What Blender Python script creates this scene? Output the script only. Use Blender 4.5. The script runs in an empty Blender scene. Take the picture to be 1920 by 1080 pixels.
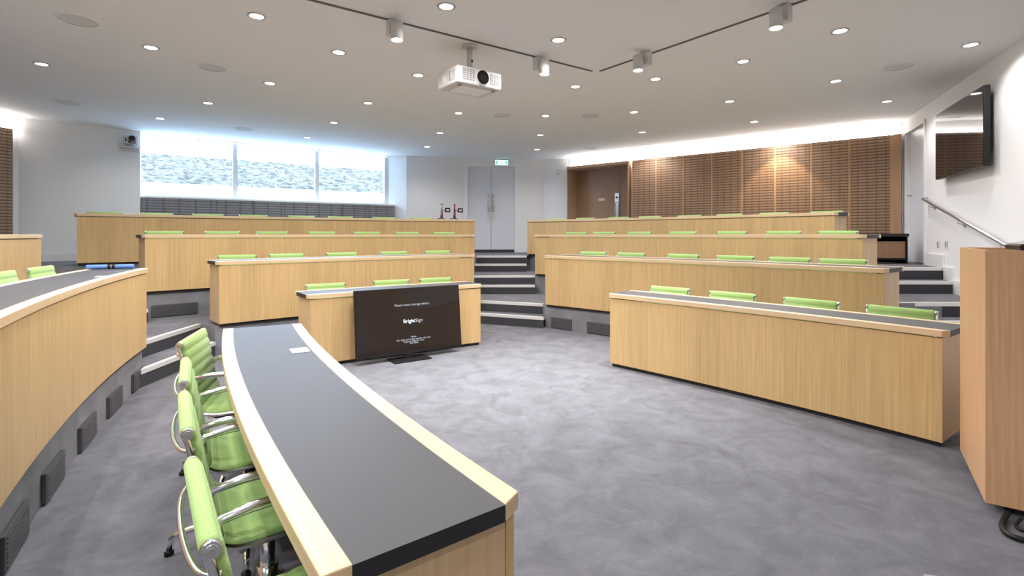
import bpy, bmesh, math, random
from mathutils import Vector, Matrix
random.seed(4)
SC = bpy.context.scene
COL = SC.collection
PI = math.pi
F, YH, CAMZ = 960.0, 440.0, 1.335          # focal length (px at 1920 wide), horizon row, eye height
ZC = 3.18                                   # ceiling height
TIER = 0.30
D = 0.46                                    # desk depth

# ------------------------------------------------------------------ helpers
def at(px, py, z):
    """floor-plan point seen at pixel (px, py) on the level z"""
    Y = F * (CAMZ - z) / (py - YH)
    return Vector(((px - 960) / F * Y, Y, z))

def new_mat(name, color=(.8, .8, .8), rough=.5, metal=0.0, spec=.5, emit=None, estr=0.0):
    m = bpy.data.materials.new(name); m.use_nodes = True
    b = m.node_tree.nodes['Principled BSDF']
    b.inputs['Base Color'].default_value = (*color, 1)
    b.inputs['Roughness'].default_value = rough
    b.inputs['Metallic'].default_value = metal
    b.inputs['Specular IOR Level'].default_value = spec
    if emit:
        b.inputs['Emission Color'].default_value = (*emit, 1)
        b.inputs['Emission Strength'].default_value = estr
    return m

def nodes(m):
    return m.node_tree.nodes, m.node_tree.links, m.node_tree.nodes['Principled BSDF']

def N(nt, typ, **kw):
    n = nt.new(typ)
    for k, v in kw.items():
        setattr(n, k, v)
    return n

def ramp(nt, stops):
    r = nt.new('ShaderNodeValToRGB')
    el = r.color_ramp.elements
    while len(el) < len(stops): el.new(.5)
    for e, (p, c) in zip(el, stops):
        e.position = p; e.color = (*c, 1)
    return r

def wood(name, c1, c2, along='v', seam=0.0, rough=.42):
    """veneer: stretched noise in metric UVs; seam = width of a veneer leaf in metres"""
    m = new_mat(name, c1, rough); nt, lk, b = nodes(m)
    uv = N(nt, 'ShaderNodeUVMap')
    mp = N(nt, 'ShaderNodeMapping')
    mp.inputs['Scale'].default_value = (55, 1.6, 1) if along == 'v' else (1.6, 55, 1)
    no = N(nt, 'ShaderNodeTexNoise'); no.inputs['Scale'].default_value = 1.0; no.inputs['Detail'].default_value = 4
    lk.new(uv.outputs[0], mp.inputs[0]); lk.new(mp.outputs[0], no.inputs[0])
    r = ramp(nt, [(.32, c2), (.68, c1)]); lk.new(no.outputs[0], r.inputs[0])
    out = r.outputs[0]
    if seam:
        sx = N(nt, 'ShaderNodeSeparateXYZ'); lk.new(uv.outputs[0], sx.inputs[0])
        dv = N(nt, 'ShaderNodeMath', operation='DIVIDE'); dv.inputs[1].default_value = seam
        lk.new(sx.outputs[0], dv.inputs[0])
        fl = N(nt, 'ShaderNodeMath', operation='FLOOR'); lk.new(dv.outputs[0], fl.inputs[0])
        wn = N(nt, 'ShaderNodeTexWhiteNoise', noise_dimensions='1D'); lk.new(fl.outputs[0], wn.inputs['W'])
        mr = N(nt, 'ShaderNodeMapRange'); mr.inputs[3].default_value = .94; mr.inputs[4].default_value = 1.05
        lk.new(wn.outputs[0], mr.inputs[0])
        fr = N(nt, 'ShaderNodeMath', operation='FRACT'); lk.new(dv.outputs[0], fr.inputs[0])
        lt = N(nt, 'ShaderNodeMath', operation='LESS_THAN'); lt.inputs[1].default_value = .03
        lk.new(fr.outputs[0], lt.inputs[0])
        m2 = N(nt, 'ShaderNodeMath', operation='MULTIPLY_ADD'); m2.inputs[1].default_value = .10
        lk.new(lt.outputs[0], m2.inputs[0]); lk.new(mr.outputs[0], m2.inputs[2])
        mx = N(nt, 'ShaderNodeMixRGB', blend_type='MULTIPLY'); mx.inputs[0].default_value = 1
        lk.new(out, mx.inputs[1]); lk.new(m2.outputs[0], mx.inputs[2]); out = mx.outputs[0]
    lk.new(out, b.inputs['Base Color'])
    return m

M = {}
M['oak'] = wood('oak_veneer', (.645, .445, .212), (.54, .355, .158), 'v', .235)
M['oak_end'] = wood('oak_end_veneer', (.66, .475, .265), (.55, .38, .20), 'v')
M['oak_edge'] = wood('oak_edging', (.76, .57, .355), (.67, .485, .285), 'u', 0, .38)
M['oak_dark'] = wood('brown_oak', (.32, .185, .10), (.26, .145, .078), 'v', .6)
M['oak_lect'] = wood('lectern_oak', (.66, .40, .215), (.54, .31, .155), 'v', .0)
M['lam'] = new_mat('charcoal_laminate', (.050, .050, .055), .5, 0, .36, 0, .5)
M['lam_edge'] = new_mat('laminate_core', (.012, .012, .014), .5)
M['plinth'] = new_mat('black_plinth', (.02, .018, .018), .6)
M['white'] = new_mat('white_paint', (.83, .83, .84), .6)
M['ceil'] = new_mat('ceiling_paint', (.87, .87, .88), .8)
M['trim'] = new_mat('white_gloss', (.82, .82, .82), .35)
M['door'] = new_mat('door_white', (.72, .74, .80), .4)
M['black'] = new_mat('black_plastic', (.010, .010, .011), .4, 0, .3)
M['screen'] = new_mat('screen_glass', (.018, .014, .013), .05, 0, .38)
M['chrome'] = new_mat('polished_aluminium', (.82, .83, .85), .16, 1.0)
M['steel'] = new_mat('brushed_steel', (.70, .71, .73), .3, 1.0)
M['nosing'] = new_mat('nosing_aluminium', (.78, .77, .76), .45, .35)
M['white_plastic'] = new_mat('white_plastic', (.64, .63, .615), .4)
M['grey_plastic'] = new_mat('grey_plastic', (.30, .29, .29), .5)
M['vent'] = new_mat('vent_grey', (.075, .074, .08), .55)
M['speaker'] = new_mat('speaker_mesh', (.70, .70, .70), .8)
M['slot'] = new_mat('track_dark', (.10, .09, .085), .6)
M['red'] = new_mat('dark_red_plastic', (.23, .03, .06), .4)
M['blue'] = new_mat('blue_cloth', (.10, .22, .55), .45)
M['paper'] = new_mat('white_card', (.88, .88, .90), .5)
M['lamp'] = new_mat('downlight_lamp', (1, 1, 1), .5, emit=(1, .975, .98), estr=22)
M['lamp_dim'] = new_mat('downlight_lamp_dimmed', (1, 1, 1), .5, emit=(1, .975, .98), estr=12)
M['spotlamp'] = new_mat('spotlight_lamp', (1, 1, 1), .5, emit=(1, .95, .9), estr=60)
M['cove'] = new_mat('cove_led', (1, 1, 1), .5, emit=(1, .94, .88), estr=46)
M['text'] = new_mat('screen_text', (0, 0, 0), .5, emit=(.82, .88, 1), estr=.75)
M['texthi'] = new_mat('screen_logo', (0, 0, 0), .5, emit=(.85, .95, 1), estr=1.1)
M['exit'] = new_mat('exit_green', (.1, .5, .4), .4, emit=(.12, .62, .5), estr=.9)
M['exit_lit'] = new_mat('exit_pale', (.6, 1, .9), .4, emit=(.55, 1, .93), estr=1.5)

def carpet():
    m = new_mat('carpet', (.2, .2, .21), .95, 0, .15); nt, lk, b = nodes(m)
    tc = N(nt, 'ShaderNodeTexCoord')
    n1 = N(nt, 'ShaderNodeTexNoise'); n1.inputs['Scale'].default_value = 4.2; n1.inputs['Detail'].default_value = 8; n1.inputs['Roughness'].default_value = .72
    n1.inputs['Distortion'].default_value = .6
    n2 = N(nt, 'ShaderNodeTexNoise'); n2.inputs['Scale'].default_value = 180; n2.inputs['Detail'].default_value = 2
    lk.new(tc.outputs['Object'], n1.inputs[0]); lk.new(tc.outputs['Object'], n2.inputs[0])
    r = ramp(nt, [(.32, (.095, .097, .113)), (.68, (.178, .181, .209))]); lk.new(n1.outputs[0], r.inputs[0])
    mx = N(nt, 'ShaderNodeMixRGB', blend_type='MULTIPLY'); mx.inputs[0].default_value = .35
    lk.new(r.outputs[0], mx.inputs[1]); lk.new(n2.outputs[0], mx.inputs[2])
    g = N(nt, 'ShaderNodeBrightContrast'); g.inputs[1].default_value = .03; lk.new(mx.outputs[0], g.inputs[0])
    lk.new(g.outputs[0], b.inputs['Base Color'])
    bp = N(nt, 'ShaderNodeBump'); bp.inputs['Strength'].default_value = .25; bp.inputs['Distance'].default_value = .004
    lk.new(n2.outputs[0], bp.inputs['Height']); lk.new(bp.outputs[0], b.inputs['Normal'])
    return m
M['carpet'] = carpet()

def riser_mat():
    m = new_mat('riser_carpet', (.1, .1, .108), .95, 0, .15); nt, lk, b = nodes(m)
    tc = N(nt, 'ShaderNodeTexCoord')
    n1 = N(nt, 'ShaderNodeTexNoise'); n1.inputs['Scale'].default_value = 4; n1.inputs['Detail'].default_value = 6
    lk.new(tc.outputs['Object'], n1.inputs[0])
    r = ramp(nt, [(.3, (.18, .18, .195)), (.7, (.25, .25, .27))]); lk.new(n1.outputs[0], r.inputs[0])
    lk.new(r.outputs[0], b.inputs['Base Color'])
    return m
M['riser'] = riser_mat()
M['step_riser'] = new_mat('step_riser_charcoal', (.055, .055, .062), .9, 0, .2)

def green():
    m = new_mat('green_wool', (.30, .55, .11), .85, 0, .2); nt, lk, b = nodes(m)
    b.inputs['Sheen Weight'].default_value = .15
    tc = N(nt, 'ShaderNodeTexCoord')
    n2 = N(nt, 'ShaderNodeTexNoise'); n2.inputs['Scale'].default_value = 260; n2.inputs['Detail'].default_value = 2
    lk.new(tc.outputs['Object'], n2.inputs[0])
    r = ramp(nt, [(.3, (.29, .46, .145)), (.7, (.39, .575, .215))]); lk.new(n2.outputs[0], r.inputs[0])
    lk.new(r.outputs[0], b.inputs['Base Color'])
    return m
M['green'] = green()

def slats(name, c_hi, c_lo, c_slot, pitch, vpitch):
    """grooved acoustic face: horizontal slots and thin vertical joints, metric UVs"""
    m = new_mat(name, c_hi, .5); nt, lk, b = nodes(m)
    uv = N(nt, 'ShaderNodeUVMap'); sx = N(nt, 'ShaderNodeSeparateXYZ'); lk.new(uv.outputs[0], sx.inputs[0])
    def band(out, p, w):
        d = N(nt, 'ShaderNodeMath', operation='DIVIDE'); d.inputs[1].default_value = p; lk.new(out, d.inputs[0])
        f = N(nt, 'ShaderNodeMath', operation='FRACT'); lk.new(d.outputs[0], f.inputs[0])
        l = N(nt, 'ShaderNodeMath', operation='LESS_THAN'); l.inputs[1].default_value = w; lk.new(f.outputs[0], l.inputs[0])
        return l.outputs[0]
    h = band(sx.outputs[1], pitch, .38); v = band(sx.outputs[0], vpitch, .16)
    mp = N(nt, 'ShaderNodeMapping'); mp.inputs['Scale'].default_value = (30, 3, 1)
    no = N(nt, 'ShaderNodeTexNoise'); no.inputs['Scale'].default_value = 1; no.inputs['Detail'].default_value = 3
    lk.new(uv.outputs[0], mp.inputs[0]); lk.new(mp.outputs[0], no.inputs[0])
    r = ramp(nt, [(.3, c_lo), (.7, c_hi)]); lk.new(no.outputs[0], r.inputs[0])
    mx = N(nt, 'ShaderNodeMixRGB'); lk.new(h, mx.inputs[0]); lk.new(r.outputs[0], mx.inputs[1]); mx.inputs[2].default_value = (*c_slot, 1)
    m2 = N(nt, 'ShaderNodeMixRGB', blend_type='MULTIPLY'); lk.new(v, m2.inputs[0]); lk.new(mx.outputs[0], m2.inputs[1]); m2.inputs[2].default_value = (.72, .72, .72, 1)
    lk.new(m2.outputs[0], b.inputs['Base Color'])
    return m
M['slat'] = slats('acoustic_oak', (.35, .215, .128), (.28, .17, .10), (.11, .066, .040), .05, .128)
M['rad'] = slats('grey_perforated', (.27, .265, .285), (.23, .225, .245), (.11, .108, .118), .05, .25)

def glass():
    m = bpy.data.materials.new('window_glass'); m.use_nodes = True
    nt = m.node_tree.nodes; lk = m.node_tree.links; nt.clear()
    o = nt.new('ShaderNodeOutputMaterial'); t = nt.new('ShaderNodeBsdfTransparent'); g = nt.new('ShaderNodeBsdfGlossy')
    t.inputs[0].default_value = (.93, .96, .98, 1); g.inputs['Roughness'].default_value = .02
    mx = nt.new('ShaderNodeMixShader'); mx.inputs[0].default_value = .02
    lk.new(t.outputs[0], mx.inputs[1]); lk.new(g.outputs[0], mx.inputs[2]); lk.new(mx.outputs[0], o.inputs[0])
    return m
M['glass'] = glass()

def bank_mat():
    m = new_mat('grass_bank', (.3, .34, .3), .95, 0, .1); nt, lk, b = nodes(m)
    tc = N(nt, 'ShaderNodeTexCoord')
    n1 = N(nt, 'ShaderNodeTexNoise'); n1.inputs['Scale'].default_value = 7; n1.inputs['Detail'].default_value = 5; n1.inputs['Roughness'].default_value = .75
    lk.new(tc.outputs['Object'], n1.inputs[0])
    r = ramp(nt, [(.40, (.032, .030, .027)), (.5, (.088, .076, .061)), (.60, (.145, .121, .095))]); lk.new(n1.outputs[0], r.inputs[0])
    lk.new(r.outputs[0], b.inputs['Base Color'])
    return m
M['bank'] = bank_mat()
M['ledge'] = new_mat('pale_ledge', (.80, .82, .86), .8)

class MB:
    """mesh builder with metric UVs and several materials"""
    def __init__(s): s.v = []; s.f = []; s.uv = []; s.mi = []; s.smooth = []; s.mats = []
    def mat(s, m):
        if m not in s.mats: s.mats.append(m)
        return s.mats.index(m)
    def face(s, pts, uv=None, mi=0, smooth=False):
        i = len(s.v); s.v += [tuple(p) for p in pts]; s.f.append(list(range(i, i + len(pts))))
        s.uv.append(uv or auto_uv(pts)); s.mi.append(mi); s.smooth.append(smooth)
    def box(s, o, ux, uy, uz, mi=0):
        """box from corner o along the three edge vectors"""
        o = Vector(o); ux = Vector(ux); uy = Vector(uy); uz = Vector(uz)
        c = [o, o + ux, o + ux + uy, o + uy]; t = [p + uz for p in c]
        q = [[c[0], c[3], c[2], c[1]], [t[0], t[1], t[2], t[3]]]
        for k in range(4):
            j = (k + 1) % 4; q.append([c[k], c[j], t[j], t[k]])
        if ux.cross(uy).dot(uz) < 0: q = [list(reversed(p)) for p in q]
        for p in q: s.face(p, mi=mi)
    def cbox(s, c, sx, sy, sz, mi=0):
        s.box((c[0] - sx / 2, c[1] - sy / 2, c[2] - sz / 2), (sx, 0, 0), (0, sy, 0), (0, 0, sz), mi)
    def prism(s, poly, z0, z1, mt=0, ms=None):
        ms = mt if ms is None else ms
        a = sum(poly[i][0] * poly[(i + 1) % len(poly)][1] - poly[(i + 1) % len(poly)][0] * poly[i][1] for i in range(len(poly)))
        if a < 0: poly = list(reversed(poly))
        s.face([(p[0], p[1], z1) for p in poly], mi=mt)
        s.face([(p[0], p[1], z0) for p in reversed(poly)], mi=mt)
        for i in range(len(poly)):
            p, q = poly[i], poly[(i + 1) % len(poly)]
            s.face([(p[0], p[1], z0), (q[0], q[1], z0), (q[0], q[1], z1), (p[0], p[1], z1)], mi=ms)
    def tube(s, path, r, n=10, mi=0, caps=True):
        pts = [Vector(p) for p in path]; rs = r if isinstance(r, (list, tuple)) else [r] * len(pts)
        rings = []; up = None
        for i, p in enumerate(pts):
            d = (pts[min(i + 1, len(pts) - 1)] - pts[max(i - 1, 0)]).normalized()
            if up is None: up = Vector((0, 0, 1)) if abs(d.z) < .9 else Vector((1, 0, 0))
            a = d.cross(up)
            if a.length < 1e-4: a = d.orthogonal()
            a.normalize(); b = a.cross(d).normalized(); up = b
            rings.append([p + (a * math.cos(2 * PI * k / n) + b * math.sin(2 * PI * k / n)) * rs[i] for k in range(n)])
        for i in range(len(rings) - 1):
            for k in range(n):
                j = (k + 1) % n
                s.face([rings[i][k], rings[i][j], rings[i + 1][j], rings[i + 1][k]], mi=mi, smooth=True)
        if caps:
            s.face(list(reversed(rings[0])), mi=mi); s.face(rings[-1], mi=mi)
    def cyl(s, c, r, z0, z1, n=24, mi=0, r2=None):
        r2 = r if r2 is None else r2
        a = [(c[0] + r * math.cos(2 * PI * k / n), c[1] + r * math.sin(2 * PI * k / n), z0) for k in range(n)]
        b = [(c[0] + r2 * math.cos(2 * PI * k / n), c[1] + r2 * math.sin(2 * PI * k / n), z1) for k in range(n)]
        for k in range(n):
            j = (k + 1) % n; s.face([a[k], a[j], b[j], b[k]], mi=mi, smooth=True)
        s.face(list(reversed(a)), mi=mi); s.face(b, mi=mi)
    def mesh(s, name, mats):
        me = bpy.data.meshes.new(name); me.from_pydata(s.v, [], s.f)
        l = me.uv_layers.new(name='UVMap'); k = 0
        for f, u in zip(s.f, s.uv):
            for q in u: l.data[k].uv = q; k += 1
        for p, mi, sm in zip(me.polygons, s.mi, s.smooth): p.material_index = mi; p.use_smooth = sm
        bm = bmesh.new(); bm.from_mesh(me); bmesh.ops.remove_doubles(bm, verts=bm.verts, dist=1e-5)
        bm.to_mesh(me); bm.free()
        for m in (mats if isinstance(mats, (list, tuple)) else [mats]): me.materials.append(m)
        return me
    def build(s, name, mats, parent=None, bevel=0, loc=None):
        o = bpy.data.objects.new(name, s.mesh(name, mats)); COL.objects.link(o)
        if parent: o.parent = parent
        if loc is not None: o.location = loc
        if bevel:
            b = o.modifiers.new('bevel', 'BEVEL'); b.width = bevel; b.segments = 2; b.limit_method = 'ANGLE'
        return o

def auto_uv(pts):
    a = Vector(pts[0]); n = Vector((0, 0, 0)); P = [Vector(p) for p in pts]
    for i in range(len(P)): n += P[i].cross(P[(i + 1) % len(P)])
    if n.length < 1e-12: return [(0, 0)] * len(P)
    n.normalize()
    if abs(n.z) > .7: return [(p.x, p.y) for p in P]
    t = Vector((-n.y, n.x, 0)).normalized()
    return [(p.dot(t), p.z) for p in P]

def tag(o, label, cat, group=None):
    o['label'] = label; o['category'] = cat
    if group: o['group'] = group
    return o

def thing(name, label, cat, loc=(0, 0, 0), rz=0, group=None):
    o = bpy.data.objects.new(name, None); COL.objects.link(o); o.empty_display_size = .1
    o.location = loc; o.rotation_euler = (0, 0, rz)
    return tag(o, label, cat, group)

def struct(o): o['kind'] = 'structure'; return o

def copy_tree(o, parent=None):
    c = o.copy(); COL.objects.link(c)
    if parent: c.parent = parent
    for ch in list(o.children): copy_tree(ch, c)
    return c

V2 = lambda x, y: Vector((x, y))

# ------------------------------------------------------------------ desk rows as arcs
class Row:
    def __init__(s, p0, p1, R, k):
        s.k = k; s.z = k * TIER; s.R = R
        p0 = V2(*p0); p1 = V2(*p1); d = p1 - p0; L = d.length
        n = V2(-d.y, d.x) / L
        s.c = (p0 + p1) / 2 - n * math.sqrt(R * R - L * L / 4)
        a0 = p0 - s.c; s.a0 = math.atan2(a0.y, a0.x)
        s.span = 2 * math.asin(L / 2 / R); s.L = R * s.span
    def nrm(s, t): a = s.a0 - t / s.R; return V2(math.cos(a), math.sin(a))
    def pt(s, t, o=0): return s.c + s.nrm(t) * (s.R + o)
    def hit(s, px, off):
        """arc length where the sight line of pixel column px meets the row at offset off"""
        k = (px - 960) / F; best = None
        for i in range(-200, int(s.L * 200) + 200):
            t = i / 200; p = s.pt(t, off); e = abs(p.x - k * p.y)
            if p.y > 0 and (best is None or e < best[0]): best = (e, t)
        return best[1]
    def near(s, xy, off):
        return min((((s.pt(i / 200, off) - V2(*xy)).length, i / 200) for i in range(-100, int(s.L * 200) + 100)))[1]

ROWS = {
    'L0': Row((.032, 1.172), (-1.43, 3.47), 17, 0), 'L1': Row((-1.30, 1.06), (-3.26, 4.60), 16, 1),
    'L2': Row((-2.40, .50), (-5.09, 5.57), 17, 2),
    'C0': Row((-2.02, 5.06), (-.349, 6.20), 17, 0), 'C1': Row((-3.28, 5.68), (-.54, 7.75), 17, 1),
    'C2': Row((-4.50, 6.23), (-.64, 9.12), 17, 2), 'C3': Row((-6.10, 7.13), (-.715, 10.25), 18, 3),
    'R0': Row((.965, 5.21), (2.69, 3.16), 17, 0), 'R1': Row((.446, 7.35), (3.285, 4.48), 17, 1),
    'R2': Row((.381, 9.15), (3.86, 5.60), 17, 2), 'R3': Row((.287, 10.65), (4.35, 6.86), 18, 3),
}
DESK_LABEL = {
    'L0': 'curved oak desk with wide charcoal top in the foreground, its near end in view',
    'L1': 'long curved oak desk at the left picture edge, raised one tier on a vented plinth',
    'L2': 'far left oak desk whose end shows against the white wall at the picture edge',
    'C0': 'short front oak desk with a television leaning against its panel',
    'C1': 'second oak desk of the middle bank, directly behind the television desk',
    'C2': 'third oak desk of the middle bank, behind the row of five chairs',
    'C3': 'rearmost oak desk of the middle bank, below the wide window',
    'R0': 'front oak desk of the right bank, standing on the open floor beside the lectern',
    'R1': 'second oak desk of the right bank, raised on a vented plinth behind four chairs',
    'R2': 'third oak desk of the right bank, behind the row of six chairs',
    'R3': 'rearmost oak desk of the right bank, in front of the slatted brown wall',
}

def arc_solid(mb, row, o0, o1, z0, z1, t0=0, t1=None, mi=0, mitre=0, side_mi=None):
    t1 = row.L if t1 is None else t1
    n = max(2, int((t1 - t0) / .16)); rings = []
    for i in range(n + 1):
        t = t0 + (t1 - t0) * i / n
        ta = t + (mitre if i == 0 else (-mitre if i == n else 0))
        a = row.pt(ta, o0); b = row.pt(t, o1)
        rings.append((t, (a.x, a.y, z0), (b.x, b.y, z0), (b.x, b.y, z1), (a.x, a.y, z1)))
    em = mi if side_mi is None else side_mi
    for r, q in zip(rings, rings[1:]):
        tr, tq = r[0], q[0]
        mb.face([r[1], q[1], q[4], r[4]], [(tr, z0), (tq, z0), (tq, z1), (tr, z1)], mi)
        mb.face([q[2], r[2], r[3], q[3]], [(tq, z0), (tr, z0), (tr, z1), (tq, z1)], mi)
        mb.face([r[4], q[4], q[3], r[3]], [(tr, o0), (tq, o0), (tq, o1), (tr, o1)], mi)
        mb.face([q[1], r[1], r[2], q[2]], [(tq, o0), (tr, o0), (tr, o1), (tq, o1)], mi)
    for r, rev in ((rings[0], False), (rings[-1], True)):
        p = [r[2], r[1], r[4], r[3]]; u = [(o1, z0), (o0, z0), (o0, z1), (o1, z1)]
        if rev: p.reverse(); u.reverse()
        mb.face(p, u, em)

def make_desk(key):
    row = ROWS[key]; z = row.z; p = row.pt(row.L / 2, D / 2)
    t = thing('lecture_desk', DESK_LABEL[key], 'desk', (0, 0, 0), 0, 'curved oak lecture desks')
    W = .058
    b = MB(); arc_solid(b, row, W, D - W, z + .697, z + .735, mi=0, side_mi=1); b.build('worktop', [M['lam'], M['lam_edge']], t)
    for o0, o1, mt in ((0, W, .028), (D - W, D, 0)):
        b = MB(); arc_solid(b, row, o0, o1, z + .696, z + .737, mitre=mt); b.build('edge_strip', M['oak_edge'], t, .003)
    b = MB(); arc_solid(b, row, .012, .034, z + .035, z + .688, .03, row.L - .03); b.build('front_panel', M['oak'], t)
    for t0 in (.032, row.L - .062):
        b = MB(); arc_solid(b, row, .036, D - .02, z + .035, z + .695, t0, t0 + .03); b.build('end_panel', M['oak_end'], t)
    b = MB(); arc_solid(b, row, .038, .046, z + .001, z + .035, .04, row.L - .04); b.build('plinth', M['plinth'], t)
    b = MB(); arc_solid(b, row, .0345, .042, z + .03, z + .60, .07, row.L - .07); b.build('back_lining', M['black'], t)
    return t
for k in ROWS: make_desk(k)

# ------------------------------------------------------------------ room shell
A, B, Cc, Dd, Ee, Ff, G, Hh, I, J = [V2(*p) for p in ((-7.76, 8.05), (-6.63, 9.13), (-2.47, 11.97), (-1.16, 12.39), (.79, 12.65),
                                      (1.36, 12.40), (6.38, 8.35), (1.44, -2.80), (-4.5, -3.2), (-9.2, 3.5))]
def wall(name, p, q, z0=-.05, z1=ZC, th=.12, off=0, mat='white', e0=0, e1=0):
    d = (q - p).normalized(); n = V2(-d.y, d.x)
    a = p + n * off - d * e0; L = (q - p).length + e0 + e1
    b = MB(); b.box((a.x, a.y, z0), (d.x * L, d.y * L, 0), (n.x * th, n.y * th, 0), (0, 0, z1 - z0))
    return struct(b.build(name, M[mat]))
def wframe(p, q):
    d = (q - p).normalized(); return d, V2(-d.y, d.x)

wall('wall_left', A, B)
dw, nw = wframe(B, Cc)                       # window wall direction / outward normal
GO = .30                                     # glass set-back
def on_wall(p, d, px, off=0, n=None):
    """point of the wall line p + t d (+ n off) on the sight line of pixel column px"""
    k = (px - 960) / F; q = p + (n * off if n else V2(0, 0))
    t = (k * q.y - q.x) / (d.x - k * d.y); return q + d * t, t
gl, _ = on_wall(B, dw, 258, GO, nw); gr_, _ = on_wall(B, dw, 727, GO, nw)
wall('wall_back', B, Cc, -.05, 2.02, .12, GO, e0=.5, e1=.1)
b = MB(); b.prism([tuple(Cc), tuple(gr_), tuple(gr_ + nw * .2), tuple(Cc + nw * .4)], -.05, ZC); struct(b.build('trim_1', M['trim']))
b = MB(); q = B + nw * .42; b.prism([tuple(B), tuple(B - dw * .12 + nw * .05), tuple(q - dw * .5), tuple(q)], -.05, ZC); struct(b.build('trim_2', M['white']))
dd, nd = wframe(Dd, Ee)
dl, _ = on_wall(Dd, dd, 875); dr, _ = on_wall(Dd, dd, 967)
wall('wall_back', Cc, Dd, e0=0)
wall('wall_back', Dd, dl)
wall('wall_back', dl, dr, 3.02, ZC)
wall('wall_back', dr, Ee, e1=.1)
wall('wall_back', Ee, Ff)
df, nf = wframe(Ff, G)
rl, rlt = on_wall(Ff, df, 1068); rr, rrt = on_wall(Ff, df, 1183)
wall('wall_right', Ff, Ff + df * .02)
wall('wall_right', rl, rr, 2.93, ZC)
wall('wall_right', rr, G, e1=.12)
dg, ng = wframe(G, Hh)
d0, d1 = G + dg * .12, G + dg * 1.10        # door in the right wall
wall('wall_front', G, d0)
wall('wall_front', d0, d1, 2.99, ZC)
wall('wall_front', d1, Hh, e1=.1)
wall('wall_front', Hh, I, e1=.1)
wall('wall_left', I, J, e1=.1)
wall('wall_left', J, A, e0=.1)
poly = [A + V2(-.1, .1), B + nw * .02 - dw * .1, gl + nw * .06, Cc + nw * .36, Dd + nd * .1, Ee + V2(0, .1), Ff + V2(.1, .1), G + V2(.12, .02), Hh + V2(.1, -.1), I + V2(-.1, -.1), J + V2(-.1, 0)]
b = MB(); b.prism([tuple(p) for p in poly], ZC, ZC + .12); struct(b.build('ceiling', M['ceil']))
b = MB(); b.prism([tuple(p) for p in poly], -.1, 0); struct(b.build('floor', M['carpet']))

# tier platforms: carpeted terraces whose fronts follow the desks
def arcpts(key, off, t0=0, t1=None):
    r = ROWS[key]; t1 = r.L if t1 is None else t1
    return [tuple(r.pt(t0 + (t1 - t0) * i / 24, off)) for i in range(25)]
RO = .055
L3 = Row((-3.45, -.12), (-6.15, 5.05), 18, 3)
far_close = [(6.45, 8.37), (1.4, 12.46), (.8, 12.72), (-1.1, 12.45), (-2.6, 12.2), (-6.95, 9.35), (-7.85, 8.1), (-9.3, 3.5)]
tiers = {
    1: arcpts('L1', RO) + [(-3.56, 4.93), (-3.60, 5.92)] + arcpts('C1', RO) + [(-.60, 8.03), (.46, 7.62)] + arcpts('R1', RO) + [(3.5, 4.42), (4.68, 4.32), (6.45, 8.37)] + far_close + [(-4.4, -3.0), (-2.3, -1.0)],
    2: arcpts('L2', RO) + arcpts('C2', RO) + arcpts('R2', RO) + [(4.1, 5.50), (5.19, 5.49)] + far_close + [(-6.2, -.6), (-3.7, -.9)],
    3: [tuple(L3.pt(L3.L * i / 24, RO)) for i in range(25)] + arcpts('C3', RO) + [(-.73, 10.44), (.30, 10.48), (.33, 10.74)] + arcpts('R3', RO) + [(4.5, 6.72), (5.72, 6.68)] + far_close + [(-7.0, .3), (-4.5, -.55)],
}
for k, pl in tiers.items():
    b = MB(); b.prism(pl, 0.0, k * TIER, 0, 1)
    struct(b.build('tier_platform', [M['carpet'], M['riser']]))

def step(poly4, z0, z1, nose):
    """aisle step with a light nosing along its front edge nose = (p, q)"""
    b = MB(); b.prism(poly4, z0, z1, 0, 1); o = struct(b.build('aisle_step', [M['carpet'], M['step_riser']]))
    nosing(nose, z1, o); return o
def nosing(nose, z, parent=None):
    p, q = V2(*nose[0]), V2(*nose[1]); d = (q - p).normalized(); n = V2(-d.y, d.x)
    a = p - n * .006
    b = MB(); b.box((a.x, a.y, z - .034), (*(q - p), 0), (n.x * .05, n.y * .05, 0), (0, 0, .040))
    o = b.build('nosing', M['nosing'], parent)
    if not parent: struct(o); o.name = 'step_nosing'
    return o
def riser_face(p, q, z0, z1):
    p, q = V2(*p), V2(*q); d = (q - p).normalized(); n = V2(-d.y, d.x); a = p - n * .004
    b = MB(); b.box((a.x, a.y, z0), (*(q - p), 0), (n.x * .02, n.y * .02, 0), (0, 0, z1 - z0)); o = struct(b.build('step_riser', M['step_riser'])); return o
# (front-left, front-right, back-right, back-left) of the half steps
HS = [((-.66, 7.77), (.45, 7.30), (.47, 7.70), (-.66, 8.10), 0, .15), ((-.68, 8.93), (.40, 8.93), (.42, 9.25), (-.68, 9.25), .30, .45), ((-.74, 10.15), (.29, 10.17), (.30, 10.55), (-.74, 10.5), .6, .75),
      ((-3.235, 4.46), (-3.27, 5.64), (-3.66, 5.98), (-3.60, 4.90), 0, .15), ((-4.86, 5.42), (-4.30, 6.05), (-4.55, 6.32), (-5.1, 5.66), .30, .45),
      ((3.40, 4.12), (4.55, 4.04), (4.68, 4.40), (3.45, 4.50), 0, .15), ((3.92, 5.20), (5.06, 5.19), (5.19, 5.55), (4.0, 5.60), .30, .45), ((4.42, 6.38), (5.60, 6.37), (5.74, 6.75), (4.5, 6.80), .60, .75)]
for a, bq, c, d, z0, z1 in HS: step([a, bq, c, d], z0, z1, (a, bq))
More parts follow.
